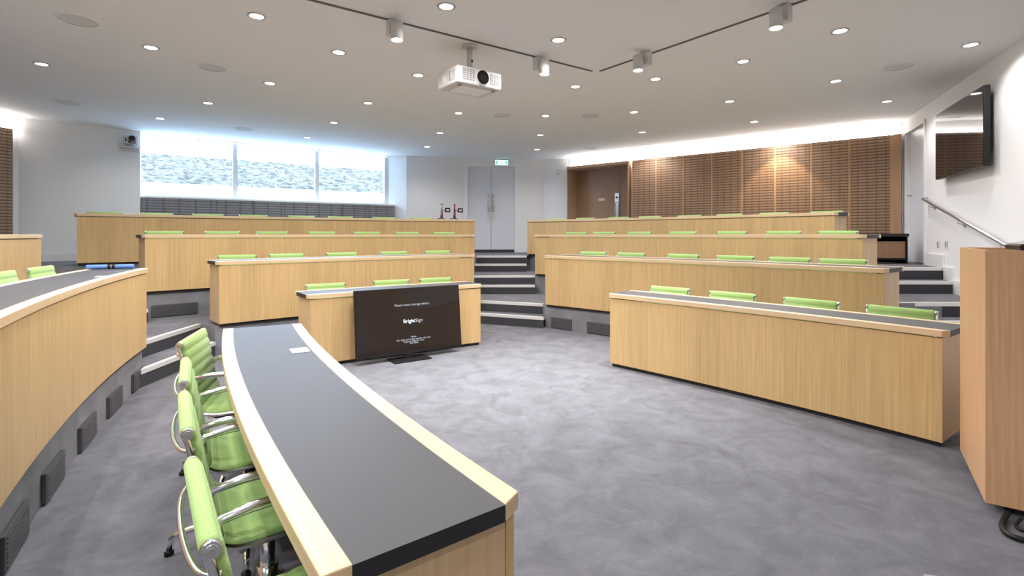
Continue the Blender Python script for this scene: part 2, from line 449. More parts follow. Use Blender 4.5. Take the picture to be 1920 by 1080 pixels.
EDGES = [((-.60, 8.03), (.46, 7.62), .3), ((-.68, 9.15), (.41, 9.19), .6), ((-.73, 10.44), (.30, 10.48), .9),
         ((-3.56, 4.93), (-3.60, 5.92), .3), ((-5.12, 5.63), (-4.54, 6.26), .6),
         ((3.5, 4.42), (4.68, 4.32), .3), ((3.95, 5.51), (5.19, 5.49), .6), ((4.45, 6.72), (5.72, 6.68), .9)]
for p, q, z in EDGES:
    nosing((p, q), z); riser_face(p, q, z - .15, z - .034)

# white skirting: left wall, stepped along the right wall
def skirt(p, q, z0, z1, name):
    d, n = wframe(p, q); a = p - n * .018; L = (q - p).length
    b = MB(); b.box((a.x, a.y, z0), (d.x * L, d.y * L, 0), (n.x * .017, n.y * .017, 0), (0, 0, z1 - z0)); return struct(b.build(name, M['trim']))
skirt(A + V2(.02, .02), B, .9, 1.03, 'baseboard_left')
skirt(dr + dd * .02, Ee, .9, 1.03, 'baseboard_back'); skirt(Ee, Ff, .9, 1.03, 'baseboard_back')
gt = lambda Y: G + dg * ((8.35 - Y) / -dg.y)
for ya, yb, z in ((7.28, 6.66, .9), (6.66, 6.36, .75), (6.36, 5.48, .6), (5.48, 5.18, .45), (5.18, 4.3, .3), (4.3, 4.02, .15), (4.02, .5, 0)):
    skirt(gt(ya), gt(yb), z, z + .17, 'baseboard_right')

# window
win = struct(bpy.data.objects.new('window_1', None)); COL.objects.link(win)
def wseg(mb, p, q, z0, z1, th, off):
    d, n = dw, nw; a = p + n * off; v = q - p; mb.box((a.x, a.y, z0), (v.x, v.y, 0), (n.x * th, n.y * th, 0), (0, 0, z1 - z0))
marks = [on_wall(B, dw, p, GO, nw)[0] for p in (258, 441, 594.5, 727)]
b = MB(); wseg(b, marks[0], marks[3], 2.02, 2.08, .06, 0); wseg(b, marks[0], marks[3], ZC - .012, ZC, .04, 0); b.build('window_frame', M['trim'], win)
for p in marks[1:3] + [marks[3] - dw * .04]:
    b = MB(); wseg(b, p - dw * .04, p + dw * .04, 2.08, ZC - .03, .07, -.005); b.build('mullion', M['trim'], win)
for i in range(3):
    b = MB(); wseg(b, marks[i] + dw * .04, marks[i + 1] - dw * .04, 2.08, ZC - .03, .008, .03); b.build('pane', M['glass'], win)

# grey perforated cover below the window
rc = thing('radiator_cover', 'long grey perforated radiator cover running below the window', 'radiator cover', (0, 0, 0))
xs = [264, 338, 406, 473, 533, 590, 640, 693, 741]
ps = [on_wall(B, dw, x, .10, nw)[0] for x in xs]
for p, q in zip(ps, ps[1:]):
    b = MB(); a = p + dw * .012; v = q - dw * .012 - a; b.box((a.x, a.y, .95), (v.x, v.y, 0), (nw.x * .02, nw.y * .02, 0), (0, 0, 1.06)); b.build('grille_panel', M['rad'], rc)
b = MB(); a = ps[0] + nw * .02; v = ps[-1] - ps[0]; b.box((a.x, a.y, .905), (v.x, v.y, 0), (nw.x * .17, nw.y * .17, 0), (0, 0, 1.10)); b.build('casing', M['grey_plastic'], rc)
b = MB(); a = ps[0] - nw * .012; b.box((a.x, a.y, 2.006), (v.x, v.y, 0), (nw.x * .2, nw.y * .2, 0), (0, 0, .028)); b.build('top_ledge', M['trim'], rc)

# outside: pale ledge and grassy bank
b = MB()
o = B + nw * .7 - dw * 4; L = 14
b.box((o.x, o.y, 1.6), (dw.x * L, dw.y * L, 0), (nw.x * 1.3, nw.y * 1.3, 0), (0, 0, .74)); struct(b.build('terrace', M['ledge']))
bm = bmesh.new(); nx, ny = 150, 44; vs = []
rnd = random.Random(3)
for j in range(ny + 1):
    row = []
    for i in range(nx + 1):
        s = j / ny; dist = 2.0 + s * 5.0
        z = 2.34 + 1.07 * min(1, s / .55) ** .9 + (rnd.random() - .5) * .05 * (1 if s > .02 else 0)
        p = o + dw * (L * i / nx) + nw * (dist - .7)
        row.append(bm.verts.new((p.x, p.y, z)))
    vs.append(row)
for j in range(ny):
    for i in range(nx): bm.faces.new((vs[j][i], vs[j][i + 1], vs[j + 1][i + 1], vs[j + 1][i]))
me = bpy.data.meshes.new('hill'); bm.to_mesh(me); bm.free(); me.materials.append(M['bank'])
hl = bpy.data.objects.new('hill', me); COL.objects.link(hl); struct(hl)
for p in me.polygons: p.use_smooth = True

# double door at the top of the middle aisle
dz = .90
door = struct(bpy.data.objects.new('door_1', None)); COL.objects.link(door)
half = (dr - dl) / 2; rec = nd * .06
for i, (p, q) in enumerate(((dl + dd * .03, dl + half - dd * .004), (dl + half + dd * .004, dr - dd * .03))):
    b = MB(); a = p + rec; v = q - p; b.box((a.x, a.y, dz + .07), (v.x, v.y, 0), (nd.x * .05, nd.y * .05, 0), (0, 0, 2.02)); leaf = b.build('door_leaf', M['door'], door)
    e = q - dd * .05 if i == 0 else p + dd * .05
    b = MB(); a = e - dd * .035 + rec - nd * .006; b.box((a.x, a.y, dz + .78), (dd.x * .07, dd.y * .07, 0), (nd.x * .005, nd.y * .005, 0), (0, 0, .6)); b.build('push_plate', M['steel'], leaf)
    b = MB(); h = e - nd * .0 + rec; f = lambda z, k: (h.x - nd.x * k, h.y - nd.y * k, z)
    b.tube([f(dz + 1.0, .01), f(dz + 1.0, .06), f(dz + 1.42, .06), f(dz + 1.42, .01)], .013); b.build('pull_handle', M['steel'], leaf)
    b = MB(); a = p + rec - nd * .003; b.box((a.x, a.y, dz + .0), (v.x, v.y, 0), (nd.x * .04, nd.y * .04, 0), (0, 0, .068)); b.build('kick_strip', M['step_riser'], leaf)
b = MB()
for p, w in ((dl, .03), (dr - dd * .03, .03)):
    b.box((p.x, p.y, dz), (dd.x * w, dd.y * w, 0), (nd.x * .12, nd.y * .12, 0), (0, 0, 2.12))
b.box((dl.x, dl.y, 2.99), ((dr - dl).x, (dr - dl).y, 0), (nd.x * .12, nd.y * .12, 0), (0, 0, .03)); b.build('door_frame', M['trim'], door)
b = MB(); a = dl + nd * .125 - dd * .05; v = dr - dl + dd * .1; b.box((a.x, a.y, .5), (v.x, v.y, 0), (nd.x * .03, nd.y * .03, 0), (0, 0, 2.6)); b.build('door_light_block', M['step_riser'], door)  # unseen sheet added behind the leaves to stop light leaking between them

# exit sign above it
ex, _ = on_wall(Dd, dd, 940)
es = thing('exit_sign', 'lit green emergency exit sign above the white double door', 'exit sign', (ex.x, ex.y, 3.03), math.atan2(dd.y, dd.x))
b = MB(); b.cbox((0, -.03, .055), .34, .05, .15); b.build('housing', M['white_plastic'], es, .004)
b = MB(); b.cbox((0, -.058, .055), .31, .006, .12); b.build('sign_face', M['exit_lit'], es)
b = MB()
y = -.064
def flat(mb, pts):
    mb.face([(x, y, z) for x, z in pts]); 
flat(b, [(-.145, .01), (-.095, .01), (-.095, .10), (-.145, .10)]); flat(b, [(.09, .01), (.145, .01), (.145, .10), (.09, .10)])
flat(b, [(-.03, .045), (-.005, .05), (.012, .08), (-.008, .085)]); flat(b, [(-.03, .045), (-.01, .05), (-.03, .02), (-.05, .012)]); flat(b, [(-.005, .05), (-.018, .052), (.005, .035), (.0, .008), (.014, .008), (.02, .04)])
flat(b, [(.012, .078), (.035, .06), (.04, .066), (.015, .086)]); flat(b, [(-.005, .082), (-.035, .07), (-.032, .064), (0, .075)])
flat(b, [(.013 + .012 * math.cos(2 * PI * k / 12), .1 + .012 * math.sin(2 * PI * k / 12)) for k in range(12)])
b.build('running_figure_symbol', M['exit'], es)

# brown timber door recess in the right-hand rear wall
dp = struct(bpy.data.objects.new('door_2', None)); COL.objects.link(dp)
def fbox(mb, p, q, z0, z1, o0, o1, d=df, n=nf, mi=0):
    a = p + n * o0; v = q - p; mb.box((a.x, a.y, z0), (v.x, v.y, 0), (n.x * (o1 - o0), n.y * (o1 - o0), 0), (0, 0, z1 - z0), mi)
b = MB(); fbox(b, rl, rl + df * .03, .9, 2.93, -.12, .34); fbox(b, rl, rr, 2.90, 2.96, -.12, .34); fbox(b, rr - df * .03, rr, .9, 2.96, -.12, .34); b.build('door_frame', M['oak_dark'], dp)
mid, _ = on_wall(Ff, df, 1163, .3, nf); mid = mid - nf * .3
b = MB(); fbox(b, rl + df * .03, mid - df * .004, .91, 2.9, .30, .35); lf = b.build('door_leaf', M['oak_dark'], dp)
hp, _ = on_wall(Ff, df, 1157, .3, nf)
hp = hp - nf * .3
b = MB(); fbox(b, hp - df * .05, hp + df * .05, 1.72, 2.30, .285, .299); b.build('handle_plate', M['steel'], lf)
b = MB(); h = hp + nf * .28; b.tube([(h.x, h.y, 1.75), (h.x - nf.x * .05, h.y - nf.y * .05, 1.75), (h.x - nf.x * .05, h.y - nf.y * .05, 2.08), (h.x, h.y, 2.08)], .014); b.build('door_handle', M['steel'], lf)
b = MB(); kp = hp + nf * .284; b.tube([(kp.x, kp.y, 2.2), (kp.x - nf.x * .008, kp.y - nf.y * .008, 2.2)], .025, 14); b.build('lock', M['black'], lf)
sp, _ = on_wall(Ff, df, 1128, .3, nf); sp -= nf * .3
b = MB(); fbox(b, sp - df * .08, sp + df * .08, 2.14, 2.2, .292, .299); b.build('door_plate', M['oak_edge'], lf)
b = MB(); fbox(b, rl - df * .1, rr + df * .1, .5, 3.1, .36, .38); b.build('door_light_block', M['step_riser'], dp)  # added sheet behind the recess, keeps outside light from leaking in
b = MB(); fbox(b, mid + df * .004, rr - df * .03, .91, 2.9, .30, .35); b.build('door_leaf', M['oak_dark'], dp)

# slatted acoustic wall panels
PW = [1185, 1229.5, 1280, 1334, 1391, 1453, 1520, 1592, 1671]
ordn = ['first', 'second', 'third', 'fourth', 'fifth', 'sixth', 'seventh', 'eighth']
wp = [on_wall(Ff, df, x, -.11, nf)[0] + nf * .11 for x in PW]
for i, (p, q) in enumerate(zip(wp, wp[1:])):
    b = MB(); fbox(b, p + df * .018, q - df * .018, .91, 2.965, -.11, -.03); o = b.build('acoustic_panel', M['slat'])
    tag(o, '%s slatted brown acoustic wall panel counting from the timber door recess' % ordn[i], 'wall panel', 'slatted brown wall panels')
b = MB()
for p in wp[1:-1]: fbox(b, p - df * .017, p + df * .017, .91, 2.965, -.105, -.03)
pe, _ = on_wall(Ff, df, 1690, -.11, nf); pe += nf * .11
fbox(b, wp[-1] - df * .017, pe, .91, 2.965, -.11, -.03); fbox(b, wp[0] - df * .0, wp[0] + df * .017, .91, 2.965, -.11, -.03)
struct(b.build('trim_3', wood('batten_oak', (.44, .27, .15), (.38, .22, .12), 'v')))
# led coves above the timber walls
def cove(name, p, q, d, n, lab):
    b = MB(); fbox(b, p, q, 2.972, 2.985, -.075, -.04, d, n); tag(b.build(name, M['cove']), lab, 'light')
cove('cove_light', Ff + df * .1, G - df * .12, df, nf, 'long white light strip glowing above the slatted brown wall')
b = MB(); fbox(b, rl, rr, 2.96, 2.97, -.11, -.02); struct(b.build('trim_4', M['oak_dark']))
dj, nj = wframe(J, A)
aw = A - dj * .13
b = MB(); fbox(b, A - dj * 3.2, aw, .91, 2.965, -.11, -.03, dj, nj); tag(b.build('acoustic_panel', M['slat']), 'slatted brown wall panel cut off at the left picture edge', 'wall panel')
cove('cove_light', A - dj * 3.2, A - dj * .06, dj, nj, 'white light strip glowing above the slats at the left picture edge')

# white door in the right wall
dp = struct(bpy.data.objects.new('door_3', None)); COL.objects.link(dp)
b = MB(); fbox(b, d0 + dg * .05, d1 - dg * .05, .91, 2.95, .05, .10, dg, ng); lf = b.build('door_leaf', M['door'], dp)
b = MB()
fbox(b, d0, d0 + dg * .05, .9, 2.99, -.015, .12, dg, ng); fbox(b, d1 - dg * .05, d1, .9, 2.99, -.015, .12, dg, ng); fbox(b, d0, d1, 2.95, 3.0, -.015, .12, dg, ng)
b.build('door_frame', M['trim'], dp)
b = MB(); fbox(b, d0 - dg * .05, d1 + dg * .05, .5, 3.1, .125, .15, dg, ng); b.build('door_light_block', M['step_riser'], dp)  # unseen sheet added so no daylight leaks round the leaf
for z in (1.15, 1.9, 2.6):
    b = MB(); h = d1 - dg * .06 + ng * .045; b.cyl((h.x, h.y), .009, z, z + .1, 10); b.build('hinge', M['steel'], lf)
b = MB(); h = d0 + dg * .14 + ng * .05; b.tube([(h.x, h.y, 1.95), (h.x - ng.x * .05, h.y - ng.y * .05, 1.95), (h.x - ng.x * .05 + dg.x * .12, h.y - ng.y * .05 + dg.y * .12, 1.95)], .01); b.build('door_handle', M['steel'], lf)

# ------------------------------------------------------------------ plinth vents
def vent(key, px, label, w=.34, h=.145, z0=None):
    r = ROWS[key]; t = r.hit(px, RO); z = (r.z - TIER) + .012
    b = MB(); arc_solid(b, r, RO - .022, RO - .002, z, z + h, t - w / 2, t + w / 2)
    o = b.build('floor_vent', M['vent']); tag(o, label, 'vent', 'grey vents in the tier plinths')
    b = MB()
    for i in range(7): arc_solid(b, r, RO - .026, RO - .0225, z + .012 + i * .019, z + .019 + i * .019, t - w / 2 + .02, t + w / 2 - .02)
    b.build('louvre', M['vent'], o)
for px, lab in ((257, 'grey plinth vent under the left curved desk, nearest the aisle steps'), (212, 'second grey plinth vent from the steps under the left curved desk'), (160, 'third grey plinth vent from the steps under the left curved desk'),
                (95, 'fourth grey plinth vent from the steps under the left curved desk'), (20, 'grey plinth vent cut by the left picture edge near the bottom corner')):
    vent('L1', px, lab)
vent('R1', 1053, 'dark plinth vent beside the middle aisle steps under the right bank'); vent('R1', 1122, 'dark plinth vent half hidden behind the front right desk')
vent('C2', 328, 'dark plinth vent behind the left aisle landing under the third middle desk', .5)

# ------------------------------------------------------------------ chairs
def chair_profile():
    """side profile (y forward, z up) of the sling, seat front to back top"""
    raw = [(.225, .385), (.245, .405), (.235, .425), (.15, .425), (.03, .408), (-.08, .402), (-.145, .418), (-.172, .46), (-.188, .53), (-.205, .62), (-.222, .71), (-.236, .765)]
    pts = [Vector((0, y, z)) for y, z in raw]; out = []
    for i in range(len(pts) - 1):
        p0 = pts[max(i - 1, 0)]; p1 = pts[i]; p2 = pts[i + 1]; p3 = pts[min(i + 2, len(pts) - 1)]
        for k in range(10):
            t = k / 10
            out.append(.5 * ((2 * p1) + (p2 - p0) * t + (2 * p0 - 5 * p1 + 4 * p2 - p3) * t * t + (3 * p1 - p0 - 3 * p2 + p3) * t ** 3))
    out.append(pts[-1]); return out
PROF = chair_profile()
def sling(mb, prof, hw, th, rib=.052):
    """upholstered band swept across x with stitched channels"""
    s = 0; L = len(prof); fr = []; bk = []; W = [-hw, -hw + .008, 0, hw - .008, hw]
    for i, p in enumerate(prof):
        if i: s += (prof[i] - prof[i - 1]).length
        d = (prof[min(i + 1, L - 1)] - prof[max(i - 1, 0)]).normalized(); n = Vector((0, d.z, -d.y))
        if n.z < 0 and abs(d.y) > abs(d.z): n = -n
        n = Vector((0, -d.z, d.y)) * -1
        w = abs(math.sin(PI * s / rib)) ** .45 * .007
        f = [p + n * (th / 2 + w - (.006 if abs(x) == hw else 0)) + Vector((x, 0, 0)) for x in W]
        g = [p - n * (th / 2 + w * .7 - (.006 if abs(x) == hw else 0)) + Vector((x, 0, 0)) for x in W]
        fr.append(f); bk.append(g)
    for i in range(L - 1):
        for k in range(4):
            mb.face([fr[i][k], fr[i][k + 1], fr[i + 1][k + 1], fr[i + 1][k]], smooth=True)
            mb.face([bk[i + 1][k], bk[i + 1][k + 1], bk[i][k + 1], bk[i][k]], smooth=True)
        mb.face([bk[i][0], fr[i][0], fr[i + 1][0], bk[i + 1][0]], smooth=True); mb.face([fr[i][4], bk[i][4], bk[i + 1][4], fr[i + 1][4]], smooth=True)
    for i in (0, L - 1):
        q = [*fr[i], *reversed(bk[i])]; mb.face(q if i else list(reversed(q)))
def make_chair():
    t = thing('office_chair', '', 'chair', group='green office chairs')
    cut = 64; HW = .207
    b = MB(); sling(b, PROF[:cut], HW, .02); b.build('seat', M['green'], t)
    b = MB(); sling(b, PROF[cut - 1:], HW, .02)
    top = PROF[-1]; c = Vector((0, top.y - .004, top.z + .0))
    b.tube([(-HW - .004, c.y, c.z), (-HW + .01, c.y, c.z), (HW - .01, c.y, c.z), (HW + .004, c.y, c.z)], [.016, .019, .019, .016], 18)
    bk = b.build('backrest', M['green'], t)
    for sx in (-1, 1):
        b = MB(); x0 = sx * (HW + .004); x1 = sx * (HW + .016)
        b.tube([(x0, c.y, c.z), (x1, c.y, c.z)], [.0175, .0165], 20); b.tube([(x1 - sx * .003, c.y, c.z), (x1 + sx * .003, c.y, c.z)], [.0125, .012], 18)
        e = b.build('end_cap', M['chrome'], bk)
        b = MB(); b.tube([(x1 + sx * .002, c.y, c.z), (x1 + sx * .0045, c.y, c.z)], .0075, 14); b.build('cap_recess', M['grey_plastic'], e)
        b = MB(); path = [(sx * (HW + .009), p.y - (.010 if i > 60 else 0), p.z - (.006 if i < 62 else 0)) for i, p in enumerate(PROF) if i % 2 == 0 and i > 14]
        b.tube(path, .009, 8); b.build('side_rail', M['chrome'], t)
        b = MB(); xa = sx * (HW + .026)
        b.tube([(sx * (HW + .012), -.195, .565), (xa, -.175, .595), (xa, -.10, .607), (xa, .08, .612), (xa, .145, .60), (xa, .158, .56), (xa, .12, .47), (sx * (HW + .014), .08, .42)], [.011, .012, .014, .014, .012, .011, .011, .010], 10)
        b.build('armrest', M['chrome'], t)
    b = MB(); arc = [(HW * 1.04 * math.sin(q), -.222 - .052 * math.cos(q) ** .6, .715) for q in [PI / 2 * k / 12 for k in range(-12, 13)]]
    b.tube(arc, .0065, 8); b.build('back_bow', M['chrome'], t)
    for y, z in ((.10, .395), (-.10, .375)):
        b = MB(); b.tube([(-HW - .01, y, z + .015), (-.1, y, z - .012), (.1, y, z - .012), (HW + .01, y, z + .015)], .012, 8); b.build('spreader', M['chrome'], t)
    b = MB(); b.cbox((0, 0, .352), .15, .24, .045); b.build('tilt_housing', M['black'], t, .01)
    b = MB(); b.cyl((0, 0), .024, .115, .335, 16); b.cyl((0, 0), .034, .07, .20, 16); b.build('column', M['chrome'], t)
    for k in range(4):
        a = k * PI / 2 + .38; dx, dy = math.sin(a), math.cos(a)
        b = MB(); b.tube([(dx * .02, dy * .02, .105), (dx * .16, dy * .16, .098), (dx * .262, dy * .262, .082), (dx * .288, dy * .288, .066), (dx * .298, dy * .298, .02)], [.020, .016, .013, .012, .010], 10)
        lg = b.build('base_leg', M['chrome'], t)
        b = MB(); b.cyl((dx * .298, dy * .298), .018, .0015, .022, 12); b.build('glide', M['black'], lg)
    return t
proto = make_chair(); used = []
COLO = .40
def place_chair(row, t, label, turn=0, COLO=COLO):
    o = proto if not used else copy_tree(proto); used.append(o)
    if row.k or row is not ROWS['L0']: t = min(max(t, .345), row.L - .345)
    n = row.nrm(t); p = row.pt(t, COLO); o.location = (p.x, p.y, row.z)
    o.rotation_euler = (0, 0, math.atan2(-n.y, -n.x) - PI / 2 + turn)          # local +y faces the room's centre
    o['label'] = label
    for ch in o.children:
        if ch.name.startswith('base_leg'): ch.rotation_euler.z = .26 if row is ROWS['L0'] and t > .45 else 0
TOPO = COLO + .24
cnt = ['first', 'second', 'third', 'fourth', 'fifth', 'sixth', 'seventh', 'eighth']
CH = {'C0': ([610, 732, 826], 'from the left aisle behind the television desk'),
      'C1': ([443, 536, 641, 740, 826], 'from the left aisle behind the second middle desk'),
      'C2': ([304, 416, 510, 603, 687, 762, 834], 'from the left aisle behind the third middle desk'),
      'C3': ([187, 294, 391, 476, 565, 638, 720, 792], 'from the left peeping over the rearmost desk below the window'),
      'R0': ([1254, 1375, 1517, 1690], 'from the middle aisle behind the front right desk'),
      'R1': ([1113, 1183, 1280, 1379, 1478, 1581], 'from the middle aisle behind the second right desk'),
      'R2': ([1082, 1133, 1199, 1281, 1372, 1470, 1572], 'from the middle aisle behind the third right desk'),
      'R3': ([1037, 1098, 1160, 1218, 1292, 1367, 1452, 1547], 'from the middle aisle peeping over the rearmost right desk')}
for i, (xy, tn, lab) in enumerate((((-1.735, 2.76), -.22, 'green chair at the far end of the foreground desk, turned to show its ribbed back'), ((-1.35, 2.12), 0, 'second green chair from the far end of the foreground desk, tucked under it'),
                                   ((-1.03, 1.63), 0, 'third green chair from the far end of the foreground desk, its round end cap showing'), ((-.655, 1.09), 0, 'nearest green chair, at the bottom of the picture by the foreground desk'))):
    place_chair(ROWS['L0'], ROWS['L0'].near(xy, TOPO) + .02, lab, tn, .368)
for xy, lab in (((-3.68, 4.08), 'green chair behind the left curved desk, nearest the blue roll'), ((-3.37, 3.50), 'green chair behind the left curved desk, cut by the left picture edge')):
    place_chair(ROWS['L1'], ROWS['L1'].near(xy, TOPO), lab, 0)
for k, (pxs, lab) in CH.items():
    for i, px in enumerate(pxs):
        place_chair(ROWS[k], ROWS[k].hit(px, TOPO), '%s green chair %s' % (cnt[i], lab), random.uniform(-.05, .05))

# ------------------------------------------------------------------ ceiling fittings
def hang(px, py): p = at(px, py, ZC); return p
rg = MB()
n = 28
for (r0, za), (r1, zb) in zip([(.055, 0), (.055, -.004), (.070, -.006), (.074, 0)], [(.055, -.004), (.070, -.006), (.074, 0), (.055, 0)]):
    for k in range(n):
        a, c = 2 * PI * k / n, 2 * PI * (k + 1) / n
        rg.face([(r0 * math.cos(a), r0 * math.sin(a), za), (r1 * math.cos(a), r1 * math.sin(a), zb), (r1 * math.cos(c), r1 * math.sin(c), zb), (r0 * math.cos(c), r0 * math.sin(c), za)], smooth=True)
ring_me = rg.mesh('trim_ring', new_mat('ring_grey', (.42, .41, .40), .4))
lm = MB(); lm.cyl((0, 0), .054, -.003, 0.0, 28); lamp_me = lm.mesh('lamp', M['lamp']); lamp_rear = lm.mesh('lamp', M['lamp_dim'])     # the rear zone is dimmed
def make_beam(w):
    l = bpy.data.lights.new('downlight_beam', 'SPOT'); l.energy = w; l.spot_size = math.radians(152); l.spot_blend = .6; l.color = (1, .965, .955); l.shadow_soft_size = .05; return l
beam, beam_rear = make_beam(112), make_beam(60)
def downlight(p, label):
    t = thing('ceiling_downlight', label, 'light', (p[0], p[1], ZC - .0005), 0, 'round recessed ceiling downlights')
    for nm, me in (('trim_ring', ring_me), ('lamp', lamp_rear if p[1] > 5.4 or p[0] > 4 else lamp_me)):
        o = bpy.data.objects.new(nm, me); COL.objects.link(o); o.parent = t
    o = bpy.data.objects.new('downlight_beam', beam_rear if p[1] > 5.4 or p[0] > 4 else beam); COL.objects.link(o); o.location = (p[0], p[1], ZC - .012)
DL = [((837, 12), 'round downlight at the top picture edge, above the projector'), ((481, 30), 'round downlight near the top edge, left of the long track end'), ((283, 89), 'round downlight above the window\'s left pane, nearest the big speaker'),
      ((78, 120), 'leftmost round downlight, under the largest ceiling speaker'), ((635, 98), 'round downlight left of the square spotlight by the projector'), ((506, 156), 'round downlight midway between projector and left picture edge'),
      ((390, 193), 'round downlight below the oval speaker over the window'), ((300, 222), 'round downlight just above the window\'s left corner'), ((784, 141), 'round downlight directly left of the projector body'),
      ((690, 193), 'round downlight below and left of the projector'), ((626, 230), 'round downlight above the window\'s third pane'), ((576, 258), 'small round downlight touching the window\'s middle pane top'),
      ((860, 212), 'round downlight directly below the projector'), ((825, 249), 'small round downlight above the wall right of the window'), ((801, 275), 'faint small downlight closest to the wall right of the window'),
      ((1047, 75), 'large round downlight above the corner of the two tracks'), ((1079, 162), 'round downlight just below the corner of the two tracks'), ((1023, 217), 'round downlight below the track corner, second toward the double door'),
      ((1013, 253), 'small round downlight third toward the double door from the track corner'), ((1007, 280), 'smallest downlight right in front of the double door'), ((1229, 148), 'round downlight just below the right track\'s left spotlight'),
      ((1189, 210), 'round downlight below the right track, second toward the brown wall'), ((1204, 248), 'small round downlight third toward the brown wall from the right track'), ((1214, 273), 'faint downlight close to the light strip above the brown wall'),
      ((1393, 115), 'round downlight below the middle of the right track'), ((1368, 190), 'round downlight between right track and brown wall, above its centre'), ((1414, 228), 'small round downlight above the fifth slatted panel'),
      ((1575, 58), 'large round downlight right of the spotlight at the top edge'), ((1567, 152), 'round downlight left of the right-hand speaker, above the slats'), ((1663, 190), 'round downlight nearest the corner by the white side door'),
      ((1820, 84), 'rightmost round downlight, above the wall television')]
for (px, py), lab in DL: downlight(hang(px, py), lab)
wl, _ = on_wall(Ff, df, 1466); wl = wl - nf * .42
downlight((wl.x, wl.y), 'round downlight nearest the slatted wall, throwing the pool of light on it')
for x, y in ((-3.6, 2.4), (-1.8, 2.6), (.2, 2.4), (-2.2, 1.8), (-2.6, .9), (-.8, .7), (-3.3, 3.3), (-1.6, -1.2), (.3, -1.3), (-4.5, 2.3), (-5.2, 1.6)):  # extra downlights out of view, added to light the room
    downlight((x, y), 'unseen round ceiling downlight outside the view, added to brighten the room')
sp = bpy.data.lights.new('downlight_beam', 'SPOT'); sp.energy = 95; sp.spot_size = math.radians(82); sp.spot_blend = .25; sp.color = (1, .80, .52); sp.shadow_soft_size = .03
so = bpy.data.objects.new('downlight_beam', sp); COL.objects.link(so); so.location = (wl.x, wl.y, ZC - .03)

for px, py, lab in ((147, 37, 'largest round ceiling speaker, at the top left'), (398, 126, 'round ceiling speaker in front of the window\'s left pane'), (128, 192, 'flat ceiling speaker nearest the left wall camera'), (1685, 124, 'round ceiling speaker nearest the wall television'),
                    (1107, 216, 'round ceiling speaker between the track corner and the brown door recess'), (942, 215, 'faint round ceiling speaker below the projector\'s lens'), (1590, 237, 'ceiling speaker nearest the light strip at its right end'),
                    (1323, 266, 'ceiling speaker nearest the light strip over the second slatted panel'), (1108, 278, 'ceiling speaker right above the brown door recess'), (457, 242, 'ceiling speaker above the mullion between left and middle pane')):
    p = hang(px, py)
    b = MB(); b.cyl((0, 0), .135, -.006, 0, 40); o = b.build('ceiling_speaker', M['speaker'], None, 0, (p.x, p.y, ZC - .0005)); tag(o, lab, 'speaker', 'round ceiling speakers')
    b = MB()
    for k in range(40):
        a, c = 2 * PI * k / 40, 2 * PI * (k + 1) / 40
        for r0, r1, z0, z1 in ((.136, .152, -.009, -.007), (.152, .156, -.007, 0)):
            b.face([(r0 * math.cos(a), r0 * math.sin(a), z0), (r1 * math.cos(a), r1 * math.sin(a), z1), (r1 * math.cos(c), r1 * math.sin(c), z1), (r0 * math.cos(c), r0 * math.sin(c), z0)], smooth=True)
    b.build('rim', M['ceil'], o)

def track(p, q, lab):
    p = V2(p.x, p.y); q = V2(q.x, q.y); d = (q - p).normalized(); q2 = q + d * 1.2; n = V2(-d.y, d.x); a = p - n * .014; v = q2 - p
    b = MB(); b.box((a.x, a.y, ZC - .006), (v.x, v.y, 0), (n.x * .028, n.y * .028, 0), (0, 0, .0055)); tag(b.build('lighting_track', M['slot']), lab, 'light track')
    return d
t1d = track(hang(1110, 133), hang(585, 0), 'thin dark ceiling track running toward the top left, past the projector')
t2d = track(hang(1125, 133), hang(1500, 3), 'thin dark ceiling track running toward the top right')
def spot(px, py, d, lab, side):
    p = hang(px, py); rz = math.atan2(d.y, d.x)
    t = thing('track_spotlight', lab, 'light', (p.x, p.y, ZC - .007), rz, 'white track spotlights')
    b = MB(); b.cbox((0, 0, -.065), .10, .075, .13); b.build('driver_box', M['white_plastic'], t, .004)
    b = MB(); b.cbox((side * .01, side * .055, -.10), .03, .05, .03); b.build('bracket', M['white_plastic'], t)
    b = MB(); b.cyl((side * .01, side * .11), .05, -.20, -.055, 24); b.build('lamp_head', M['white_plastic'], t)
    b = MB(); b.cyl((side * .01, side * .11), .043, -.203, -.199, 24); b.build('lamp', M['spotlamp'], t)
spot(737, 38, t1d, 'white track spotlight left of the projector', 1); spot(1010, 107, t1d, 'white track spotlight between projector and track corner', 1)
spot(1211, 97, t2d, 'white track spotlight on the right track, near its corner', -1); spot(1470, 10, t2d, 'white track spotlight on the right track at the top picture edge', -1)

for (px, py), tgt in (((737, 60), (-.7, 4.4)), ((1007, 125), (0, 5.2)), ((1210, 112), (.7, 5.0)), ((1467, 25), (1.1, 4.2))):
    l = bpy.data.lights.new('spotlight_beam', 'SPOT'); l.energy = 235; l.spot_size = math.radians(74); l.spot_blend = 1; l.color = (1, .965, .94); l.shadow_soft_size = .045
    o = bpy.data.objects.new('spotlight_beam', l); COL.objects.link(o); p = hang(px, py - 20); o.location = (p.x, p.y, 2.96)
    o.rotation_euler = (Vector((*tgt, 0)) - o.location).to_track_quat('-Z', 'Y').to_euler()

